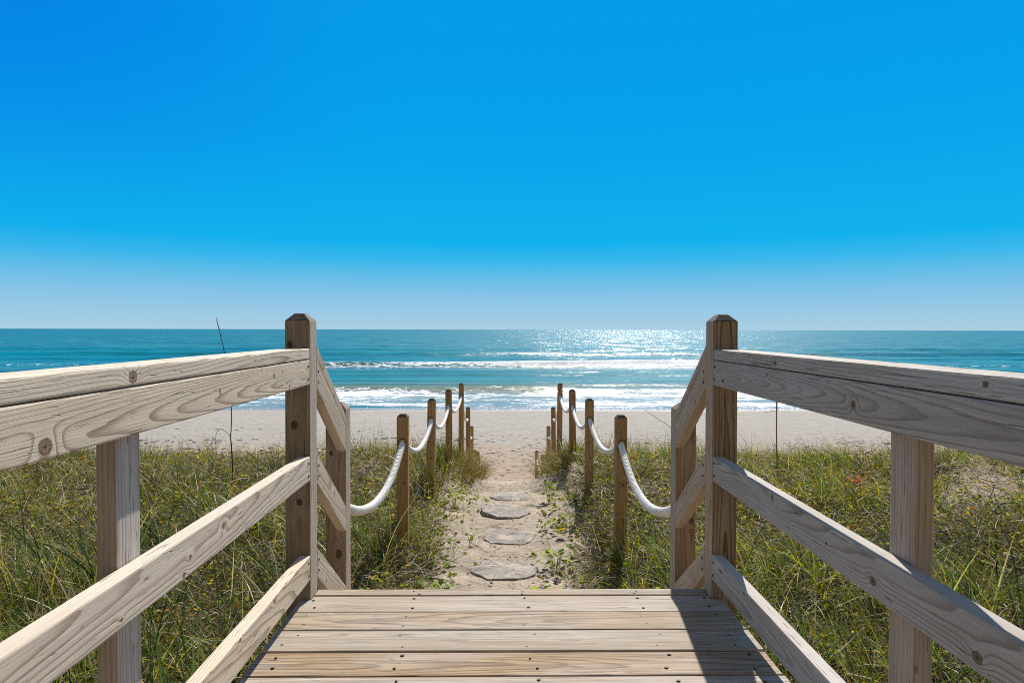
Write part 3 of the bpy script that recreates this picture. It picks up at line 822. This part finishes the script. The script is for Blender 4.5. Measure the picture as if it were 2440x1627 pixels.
def blades(base, az, lean, curve, length, width, col, seg, tipcol=None, twist=None, up=0.):
    """ribbons: base (n,3), az heading, lean start angle from vertical, curve total bend"""
    n = len(base)
    t = np.linspace(0, 1, seg+1)
    ang = lean[:, None]+curve[:, None]*t[None, :]**1.3
    ds = length[:, None]/seg
    am = .5*(ang[:, 1:]+ang[:, :-1])
    h = np.concatenate([np.zeros((n, 1)), np.cumsum(np.sin(am)*ds, 1)], 1)
    v = np.concatenate([np.zeros((n, 1)), np.cumsum(np.cos(am)*ds, 1)], 1)
    ca, sa = np.cos(az), np.sin(az)
    # sideways wander so the blade is not in one plane
    wob_ = (rng.random(n)-.5)[:, None]*length[:, None]*.35*t[None, :]**2
    px = base[:, 0, None]+h*ca[:, None]-wob_*sa[:, None]
    py = base[:, 1, None]+h*sa[:, None]+wob_*ca[:, None]
    pz = base[:, 2, None]+v
    tw = (rng.random(n)*2*np.pi if twist is None else twist)[:, None]
    # width direction turns about the heading: mostly sideways, some roll
    roll = (rng.random(n)-.5)[:, None]*2.2+(rng.random(n)-.5)[:, None]*1.6*t[None, :]
    cx, cy = -sa[:, None], ca[:, None]
    wxd = cx*np.cos(roll)+np.cos(ang)*ca[:, None]*np.sin(roll)
    wyd = cy*np.cos(roll)+np.cos(ang)*sa[:, None]*np.sin(roll)
    wzd = -np.sin(ang)*np.sin(roll)
    prof = np.clip(1.02-t**2.2, .06, 1)*np.clip(.55+t*2.5, 0, 1)
    w = .5*width[:, None]*prof[None, :]
    A = np.stack([px-wxd*w, py-wyd*w, pz-wzd*w], -1); B = np.stack([px+wxd*w, py+wyd*w, pz+wzd*w], -1)
    V = np.stack([A, B], 2).reshape(n, -1, 3)
    k = np.arange(seg)[None, :]*2
    o = np.arange(n)[:, None]*(seg+1)*2
    f = np.stack([o+k, o+k+1, o+k+3, o+k+2], -1).reshape(-1, 4)
    tc_ = col if tipcol is None else tipcol
    C = col[:, None, :]*(1-t[None, :, None])+tc_[:, None, :]*t[None, :, None]
    C = np.repeat(C, 2, axis=1).reshape(-1, 3)
    return V.reshape(-1, 3), f, C

class Acc:
    def __init__(s): s.v = []; s.f = []; s.c = []; s.n = 0
    def add(s, v, f, c):
        s.v.append(v); s.f.append(f+s.n); s.c.append(c); s.n += len(v)
    def obj(s, name, mat, smooth=False):
        me = mesh_np(name, np.concatenate(s.v), np.concatenate(s.f), mat, smooth, cols=np.concatenate(s.c))
        o = bpy.data.objects.new(name, me); return link(o)

def blocked(x, y):
    """true where the boardwalk, steps, stones or posts stand"""
    b = (x > -.8) & (x < .86) & (y < 3.15)
    return b
def scatter(n, y0, y1, power=1.0, fov=.95, marg=1.5):
    n = int(n*1.15)
    u = rng.random(n)
    y = (y0**(2*power)+(y1**(2*power)-y0**(2*power))*u)**(1/(2*power))
    x = (rng.random(n)*2-1)*(fov*y+marg)
    return x, y
def pick(cols, n, jit=.2, w=None):
    c = np.array(cols)[rng.choice(len(cols), n, p=w)]
    return np.clip(c*(1+jit*(rng.random((n, 1))*2-1))*(1+.08*(rng.random((n, 3))*2-1)), 0, 1)
U = lambda a, b, n: a+(b-a)*rng.random(n)

GREENS = [(.095, .15, .004), (.16, .185, .005), (.045, .10, .006), (.24, .22, .006), (.06, .125, .02), (.29, .245, .012), (.03, .07, .006)]
STRAW = [(.42, .34, .17), (.29, .22, .11), (.60, .52, .32), (.18, .13, .06), (.34, .31, .14)]
DEAD_SHADEC = [(.085, .056, .028), (.045, .03, .017), (.15, .105, .055), (.34, .27, .165), (.022, .016, .010), (.06, .04, .02), (.07, .07, .012)]  # dead thatch; darkest tones also paint the shade between blades
gm = leaf_mat('grass_blade', .42, .4, .3)
sm_ = leaf_mat('straw_blade', .22, .55, .2)

# tufts
grass = Acc(); straw = Acc()
WIND = 2.6                      # blades lean to the left
def tufts(x, y, nb, lmin, lmax, wid, seg, green=True, spread=.05, upright=0.):
    z = ground_z(x, y)
    big = (1+.6*fbm(x*.7+5, y*.7, 2))*(.65+.65*rng.random(len(x)))
    tone = .72+1.15*fbm(x*.75+70, y*.75, 3)+.5*rng.random(len(x))
    idx = np.repeat(np.arange(len(x)), nb)
    n = len(idx)
    az0 = rng.random(n)*2*np.pi
    rad = np.abs(rng.normal(0, spread, n))
    b = np.stack([x[idx]+rad*np.cos(az0), y[idx]+rad*np.sin(az0), z[idx]-.015], 1)
    az = np.where(rng.random(n) < .45, WIND+rng.normal(0, .8, n), az0+rng.normal(0, .5, n))
    L = U(lmin, lmax, n)*big[idx]*(.55+.45*rng.random(n))
    if green:
        lean = np.abs(rng.normal(.12, .16, n))+rad*1.5
        cur = np.abs(rng.normal(1.05-.6*upright, .55, n))
        dry = rng.random(n) < .14
        col = pick(GREENS, n, .25)*tone[idx][:, None]
        st = pick(STRAW, n, .25)
        col = np.where(dry[:, None], st, col)
        yel = rng.random(n) < .35
        tip = np.where(yel[:, None], col*.4+.6*pick(STRAW, n, .2)*.8, col*1.1)
        grass.add(*blades(b, az, lean, cur, L, np.full(n, wid)*U(.6, 1.3, n), col, seg, tip))
    else:
        lean = np.abs(rng.normal(.55, .4, n))
        cur = np.abs(rng.normal(1.6, .6, n))
        col = pick(STRAW, n, .3)*(.75+.35*tone[idx][:, None])
        straw.add(*blades(b, az, lean, cur, L*.85, np.full(n, wid*.8)*U(.6, 1.3, n), col, seg, col*.9))
def keep(x, y, clump=0., pw=1.):
    v = veg(x, y)
    if clump:
        v = v*np.clip(.55+clump*2.4*fbm(x*1.15+21, y*1.15+5, 3), .08, 1)
    k = (rng.random(len(x)) < v**pw) & ~blocked(x, y)
    return x[k], y[k]

# near ground (2 - 5.5 m), mid (5.5 - 9), far (9 - 13.6)
x, y = keep(*scatter(2300, 2.0, 5.6), 1.); tufts(x, y, 20, .30, .72, .0080, 7)
x, y = keep(*scatter(1500, 2.0, 5.6), -.6); tufts(x, y, 15, .26, .62, .0060, 7, False, .09)
x, y = keep(*scatter(2700, 5.6, 9.2), 1.); tufts(x, y, 20, .26, .56, .0078, 5)
x, y = keep(*scatter(2100, 5.6, 9.2), -.6); tufts(x, y, 13, .22, .50, .0066, 5, False, .09)
x, y = keep(*scatter(2900, 9.2, 13.8), 1.7); tufts(x, y, 20, .26, .54, .0085, 4, True, .06, .8)
x, y = keep(*scatter(1600, 9.2, 13.8)); tufts(x, y, 11, .22, .48, .008, 4, False, .09)
# broad dark green blades near the landing
GREENS_KEEP = GREENS
GREENS = [(.05, .10, .03), (.07, .13, .03), (.04, .08, .03), (.11, .15, .04)]
bx = np.concatenate([U(-3.4, -.85, 110), U(.9, 3.4, 80)]); by = U(2.3, 5.2, 190)
tufts(bx, by, 9, .45, .95, .0115, 8, True, .04, .5)
GREENS = GREENS_KEEP
# wisps standing up along the crest
x, y = keep(*scatter(1100, 10.8, 13.6), 1.6); tufts(x, y, 10, .5, .85, .006, 5, True, .06, 1.5)
# strongest tufts: hugging the posts and the path edges
ex = []; ey = []
for PP in (LP, RP):
    for px, py, *_ in PP[:5]:
        for k in range(9):
            ex.append(px+random.gauss(0, .13)+(.07 if px > 0 else -.07)); ey.append(py+random.gauss(-.02, .15))
tufts(np.array(ex), np.array(ey), 20, .26, .68, .0065, 6, True, .05, .8)
# sparse sprigs on the path itself
x = path_c(6)+rng.normal(0, .55, 260); y = U(4.4, 9.6, 260)
m = np.abs(x-path_c(y)) > .3
tufts(x[m], y[m], 4, .08, .26, .0035, 4, True, .02, .5)
# brown spent grass hanging over the lip of the path
ex = np.concatenate([path_c(9.6)-.62+rng.normal(0, .09, 60), path_c(9.8)+.66+rng.normal(0, .1, 70)]); ey = np.concatenate([U(8.7, 10.8, 60), U(8.9, 11.2, 70)])
zz_ = ground_z(ex, ey); idx = np.repeat(np.arange(len(ex)), 14); n = len(idx)
b = np.stack([ex[idx]+rng.normal(0, .04, n), ey[idx]+rng.normal(0, .05, n), zz_[idx]], 1)
inw = np.where(ex[idx] < .1, 0., np.pi)
straw.add(*blades(b, inw+rng.normal(0, .7, n), U(.1, 1.0, n), U(.5, 1.6, n), U(.18, .45, n), U(.004, .007, n), pick([(.27, .15, .055), (.20, .13, .04), (.33, .24, .09), (.14, .15, .02), (.17, .18, .02)], n, .3), 5))

# lying thatch: short curled straws close to the ground
def thatch(n, y0, y1, w, L0, L1):
    x, y = keep(*scatter(n, y0, y1), pw=.7)
    n = len(x)
    lift = np.abs(rng.normal(.05, .10, n))
    b = np.stack([x, y, ground_z(x, y)+lift], 1)
    straw.add(*blades(b, rng.random(n)*2*np.pi, rng.normal(1.35, .3, n), rng.normal(.35, .6, n), U(L0, L1, n), U(.6, 1.3, n)*w, pick(DEAD_SHADEC+STRAW[:2], n, .3), 4))
thatch(80000, 2.0, 6., .0052, .10, .40)
thatch(52000, 6., 10.5, .0072, .10, .36)
thatch(14000, 10.5, 14., .0072, .10, .32)
o = grass.obj('dune_grass', gm); tag(o, 'green and yellowing dune grass growing thickly on both sides of the path', 'grass', kind='stuff')
o = straw.obj('dry_straw', sm_); tag(o, 'pale dry straw and dead thatch tangled among the green dune grass', 'straw', kind='stuff')

# ---- small leaves: ground cover, weeds, flower heads
def discs(c, nrm, r, col, k=6, cup=.15, elong=1.):
    """little leaves: a fan of k corners as two quads strips (k=6 -> hexagon from 2 quads)"""
    n = len(c)
    nrm = nrm/np.linalg.norm(nrm, axis=1)[:, None]
    ref = np.where(np.abs(nrm[:, 2:3]) > .95, np.array([[1., 0, 0]]), np.array([[0, 0, 1.]]))
    a = np.cross(nrm, ref); a /= np.linalg.norm(a, axis=1)[:, None]
    b_ = np.cross(nrm, a)
    th0 = rng.random(n)*2*np.pi
    a, b_ = a*np.cos(th0)[:, None]+b_*np.sin(th0)[:, None], b_*np.cos(th0)[:, None]-a*np.sin(th0)[:, None]
    V = []
    for (u, v) in ((-1, 0), (-.5, .87), (.5, .87), (1, 0), (.5, -.87), (-.5, -.87)):
        V.append(c+a*(u*r*elong)[:, None]+b_*(v*r)[:, None]+nrm*(r*cup*abs(v))[:, None])
    V = np.stack(V, 1).reshape(-1, 3)
    o = np.arange(n)[:, None]*6
    f = np.concatenate([o+np.array([[0, 1, 2, 3]]), o+np.array([[0, 3, 4, 5]])], 1).reshape(-1, 4)
    return V, f, np.repeat(col, 6, axis=0)
def leafcloud(acc, x, y, zlo, zhi, r0, r1, cols, per, sp, jit=.3, w=None, elong=1.4):
    idx = np.repeat(np.arange(len(x)), per); n = len(idx)
    cx = x[idx]+rng.normal(0, sp, n); cy = y[idx]+rng.normal(0, sp, n)
    c = np.stack([cx, cy, ground_z(cx, cy)+U(zlo, zhi, n)], 1)
    nr = np.stack([rng.normal(0, .55, n), rng.normal(0, .55, n), np.ones(n)], 1)
    acc.add(*discs(c, nr, U(r0, r1, n), pick(cols, n, jit, w), elong=elong))
lm = leaf_mat('small_leaf', .55, .6, .2)
cover = Acc()
YG = [(.22, .26, .012), (.15, .20, .012), (.32, .30, .015), (.09, .14, .015), (.36, .26, .02)]
x, y = keep(*scatter(2600, 2.2, 7.)); leafcloud(cover, x, y, .03, .26, .007, .016, YG, 11, .10)
x, y = keep(*scatter(2600, 7., 13.)); leafcloud(cover, x, y, .03, .22, .010, .02, YG, 8, .12)
# round leaves creeping out along the path edges
sgn = np.where(rng.random(150) < .5, -1, 1)
yy_ = U(4.3, 9.5, 150); xx_ = path_c(yy_)+sgn*np.abs(rng.normal(.66, .14, 150))
leafcloud(cover, xx_, yy_, .006, .05, .012, .026, [(.17, .24, .02), (.24, .28, .03), (.12, .18, .02), (.28, .24, .03)], 5, .07, elong=1.05)
o = cover.obj('ground_cover', lm); tag(o, 'tiny yellow-green leaves of low weeds creeping between the grass tufts', 'ground cover', kind='stuff')
flowers = Acc()
x, y = keep(*scatter(620, 2.3, 12.)); leafcloud(flowers, x, y, .08, .34, .007, .014, [(.62, .36, .01), (.55, .42, .02), (.5, .22, .01), (.36, .12, .02)], 5, .05, elong=1.1)
o = flowers.obj('wildflowers', lm); tag(o, 'scattered small yellow and orange wildflowers among the dune grass', 'flowers', kind='stuff')

# ---- loose debris on the sand, and dark flakes painted as footprint shade
def flakes(acc, x, y, s0, s1, cols, flat=.25):
    n = len(x)
    z = ground_z(x, y)
    L = U(s0, s1, n); a = rng.random(n)*np.pi; wd = L*U(.15, .5, n)
    V = []
    for (u, v, h) in ((-1, -.4, 0), (.1, -1, .3), (1, .2, .1), (-.2, 1, .45)):
        V.append(np.stack([x+u*L*np.cos(a)-v*wd*np.sin(a), y+u*L*np.sin(a)+v*wd*np.cos(a), z+.006+h*L*flat], 1))
    o = np.arange(n)[:, None]*4
    acc.add(np.stack(V, 1).reshape(-1, 3), (o+np.array([[0, 1, 2, 3]])).reshape(-1, 4), np.repeat(pick(cols, n, .3), 4, axis=0))
deb = Acc()
ND = 6500
y = 19+19*rng.random(ND)**1.4; x = (rng.random(ND)*2-1)*(.8*y+2)
m = rng.random(ND) < np.clip((.45+.3*np.exp(-(x/3.5)**2)+fbm(x*.12, y*.5, 3)*1.6)*sstep(38, 28, y), 0, 1)
flakes(deb, x[m], y[m], .035, .20, [(.10, .075, .05), (.15, .115, .08), (.06, .045, .035), (.19, .15, .11)], .2)  # dark flakes stand in for shade in footprints, seaweed bits among them
y = np.concatenate([27.5+rng.normal(0, .5, 320), 31.+rng.normal(0, .4, 240)]); x = (rng.random(len(y))*2-1)*26
y = y+1.6*fbm(x/9., 0*x, 3)
m = fbm(x/2.2, y*.1, 2) > -.02
flakes(deb, x[m], y[m], .06, .30, [(.05, .04, .03), (.08, .06, .04)], .2)
x = path_c(7)+rng.normal(0, .45, 700); y = U(4.3, 9.8, 700); flakes(deb, x, y, .006, .03, [(.10, .07, .045), (.18, .13, .09), (.05, .035, .025), (.22, .12, .06)], .3)
n = 520; x = path_c(7)+rng.normal(0, .5, n); y = U(4.2, 9.8, n)
b = np.stack([x, y, ground_z(x, y)+.008], 1)
deb.add(*blades(b, rng.random(n)*6.28, U(1.25, 1.55, n), U(-.1, .3, n), U(.05, .26, n), U(.002, .0045, n), pick(DEAD_SHADEC+STRAW, n, .3), 4))
o = deb.obj('beach_debris_and_shade', sm_); tag(o, 'dark flakes standing in for footprint shade, with dried seaweed, twigs and straw on the sand', 'debris', kind='stuff')

# ---- single plants that stand out
def bark(name, a, b):
    m, N = new_mat(name); g = N.n('ShaderNodeNewGeometry').outputs['Position']
    N.out(N.principled(N.mix(N.noise(g, 60., 3.), a, b), .8, .2)); return m
def tube(pts, r0, r1, seg=7):
    P = np.array(pts, float)
    t = np.linspace(0, 1, len(P))
    tan = np.gradient(P, axis=0); tan /= np.linalg.norm(tan, axis=1)[:, None]
    ref = np.array([1., 0, 0]) if abs(tan[:, 0]).max() < .9 else np.array([0, 1., 0])
    s_ = np.cross(tan, ref); s_ /= np.linalg.norm(s_, axis=1)[:, None]
    u_ = np.cross(tan, s_)
    th = np.arange(seg)*2*np.pi/seg
    rr = (r0+(r1-r0)*t)[:, None, None]
    V = P[:, None]+rr*(np.cos(th)[None, :, None]*s_[:, None]+np.sin(th)[None, :, None]*u_[:, None])
    i0 = np.arange(len(P)*seg).reshape(len(P), seg); i1 = np.roll(i0, -1, 1)
    return V.reshape(-1, 3), np.stack([i0[:-1], i1[:-1], i1[1:], i0[1:]], -1).reshape(-1, 4)
def smooth_path(p, n=40):
    p = np.array(p, float); t = np.linspace(0, len(p)-1, n)
    out = []
    for q in t:
        i = min(int(q), len(p)-2); u = q-i
        p0, p1, p2, p3 = p[max(i-1, 0)], p[i], p[i+1], p[min(i+2, len(p)-1)]
        out.append(.5*((2*p1)+(-p0+p2)*u+(2*p0-5*p1+4*p2-p3)*u*u+(-p0+3*p1-3*p2+p3)*u**3))
    return np.array(out)
def stalk(name, pieces, mat, label, cat, partnames=None, group=None, extra=None):
    base = Vector(pieces[0][0][0])
    root = empty(name, base, label, cat, group)
    for k, (pp, r0, r1) in enumerate(pieces):
        v, f = tube(smooth_path(pp), r0, r1)
        if extra is not None and k == 0:
            f = np.concatenate([f, extra[1]+len(v)]); v = np.concatenate([v, extra[0]])
        o = bpy.data.objects.new((partnames or ['stem'])[min(k, len(partnames or ['s'])-1)], mesh_np('stem', v-np.array(base), f, mat, True)); link(o, root)
    return root
dk = bark('dark_stem', (.03, .022, .016), (.075, .05, .03)); tn = bark('tan_stem', (.30, .22, .13), (.18, .13, .08)); pl = bark('pale_stem', (.40, .33, .20), (.28, .22, .12))
def PX(xs_, ys_, d):
    """photo pixel (2352 wide) at depth d -> world point"""
    return ((xs_*1.0374-1200)*d/1630., d, CAMZ-(ys_-757)*1.0374*d/1630.)
D = 8.0
main = [PX(540, 1150, D), PX(537, 1120, D), PX(535, 1060, D), PX(533, 1020, D), PX(531, 1004, D), PX(533, 985, D), PX(533.5, 930, D), PX(529, 870, D), PX(518, 808, D), PX(508, 765, D+.03), PX(502, 742, D+.05), PX(501, 735, D+.05)]
loop = [PX(531, 1004, D), PX(525, 996, D-.02), PX(514, 987, D-.05), PX(506, 986, D-.1), PX(499, 996, D-.12), PX(497.5, 1012, D-.14), PX(498.5, 1045, D-.15)]
n = 30
tt = rng.random(n); A_ = np.array(PX(518, 808, D)); B_ = np.array(PX(501, 735, D+.05))
ev, ef, _ = blades(A_+(B_-A_)*tt[:, None], rng.random(n)*6.28, U(.1, .35, n), U(.0, .4, n), U(.03, .075, n), np.full(n, .004), pick([(.06, .045, .03)], n), 3)
stalk('seed_stalk', [(main, .0085, .0022), (loop, .0035, .002)], dk, 'tall thin dark seed stalk with a curled side shoot behind the left railing', 'stalk', ['stem', 'side_shoot'], extra=(ev, ef))
D = 8.6
r_ = stalk('thin_stake', [([PX(1794, 1125, D), PX(1791, 1085, D), PX(1788.5, 1000, D), PX(1788, 945, D), PX(1787, 880, D), PX(1786, 835, D)], .0095, .0055),
                     ([PX(1788, 945, D), PX(1778, 943, D-.03), PX(1766, 946, D-.08), PX(1759, 945, D-.1)], .003, .0018),
                     ([PX(1790, 943, D), PX(1790, 900, D+.03), PX(1789, 850, D+.04)], .002, .0015)], tn,
           'thin light brown stake with a wiry twig, standing in grass behind the right railing', 'stake', ['stem', 'twig'])
stalk('bent_stalk', [([PX(1600, 1135, 6.2), PX(1585, 1060, 6.1), PX(1546, 987, 6), PX(1520, 967, 5.95), PX(1495, 950, 5.9), PX(1478, 938, 5.9)], .0035, .0014)], pl,
      'single hair-thin dry stalk leaning left from behind the right newel post', 'stalk')
for (xa, ya, xb, yb, dd, lab) in ((2312, 1470, 2304, 1265, 4.3, 'dark upright weed stem at the right edge, leaning slightly, taller one'),
                                  (2341, 1440, 2338, 1320, 4.5, 'shorter dark weed stem at the far right edge of the grass')):
    stalk('weed_stem', [([PX(xa+3, ya+40, dd), PX(xa, ya, dd), PX((xa+xb)/2+2, (ya+yb)/2, dd), PX(xb, yb, dd)], .005, .0025)], dk, lab, 'weed', group='dark weed stems')

def plant(name, x, y, label, cat, leafcols, nl, hgt_, rad_, lr, stemcol=(.12, .10, .04), elong=1.15, narrow=False):
    z = float(ground_z(np.array([x]), np.array([y]))[0])
    root = empty(name, (x, y, z), label, cat)
    a = Acc()
    az = rng.random(nl)*6.28; rr = rad_*np.sqrt(rng.random(nl)); h = hgt_*(.25+.75*rng.random(nl))
    c = np.stack([rr*np.cos(az), rr*np.sin(az), h], 1)
    nr = np.stack([rng.normal(0, .5, nl)-.1, rng.normal(0, .5, nl)+.25, np.ones(nl)*(.25 if narrow else 1)], 1)
    a.add(*discs(c, nr, U(lr*.6, lr*1.2, nl), pick(leafcols, nl, .25), elong=elong))
    o = a.obj('leaves', lm); o.parent = root
    s_ = Acc()
    st = np.zeros((nl, 3)); st[:, :2] = c[:, :2]*.25
    lean = np.arctan2(rr*.75, h); L = np.sqrt((rr*.75)**2+h**2)
    s_.add(*blades(st, az, lean*.8, lean*.4, L, np.full(nl, .0035), pick([stemcol], nl), 3))
    o = s_.obj('stems', lm); o.parent = root
    return root
GL = [(.15, .22, .02), (.22, .27, .03), (.10, .16, .02)]
plant('round_leaf_plant', 1.02, 5.0, 'round-leaved green plant close beside the right newel post', 'plant', GL+[(.33, .27, .03)], 46, .22, .24, .032)
plant('round_leaf_plant', -.50, 4.75, 'yellow-green round-leaved plant at the foot of the first left rope post', 'plant', GL, 44, .15, .24, .028)
plant('creeping_vine', .62, 6.55, 'bright green creeping vine with yellowing leaves right of the second flagstone', 'plant', GL+[(.34, .27, .02)], 70, .12, .28, .024)
plant('leafy_weed', .42, 5.5, 'small leafy weed growing at the right corner of the nearest flagstone', 'plant', GL, 36, .2, .14, .02)
plant('leafy_weed', .52, 7.7, 'thin leafy weed on the sand bank right of the farthest flagstone', 'plant', GL, 26, .22, .11, .022)
plant('leafy_weed', -.52, 7.35, 'bright leafy weed left of the tilted flagstone', 'plant', GL, 30, .2, .15, .022)
plant('leafy_weed', .28, 4.7, 'leafy weed beside the path just past the landing edge', 'plant', GL, 26, .16, .13, .024)
xw = PX(1975, 1150, 7.6); plant('red_weed', xw[0], 7.6, 'weed with bright orange-red leaves in the grass right of the right railing', 'weed', [(.42, .06, .02), (.5, .12, .03), (.3, .04, .02)], 60, .20, .12, .022, elong=1.8)
xw = PX(2165, 1120, 8.4); r_ = plant('dead_shrub', xw[0], 8.4, 'dark dead tangled shrub beside the bare sand right of the right post', 'shrub', [(.035, .028, .022), (.06, .045, .035)], 90, .26, .24, .014, (.04, .03, .025), 2.2)
tw = Acc(); n = 170
tw.add(*blades(np.stack([rng.normal(0, .09, n), rng.normal(0, .09, n), np.zeros(n)], 1), rng.random(n)*6.28, U(.1, 1.0, n), U(0, 1.2, n), U(.15, .36, n), np.full(n, .0045), pick([(.035, .028, .022), (.07, .05, .04)], n), 4))
o = tw.obj('twigs', sm_); o.parent = r_

scene.render.engine = 'CYCLES'
scene.cycles.use_denoising = False
scene.cycles.max_bounces = 6
scene.cycles.pixel_filter_type = 'BLACKMAN_HARRIS'
scene.cycles.filter_width = 1.0
scene.cycles.sample_clamp_indirect = 6
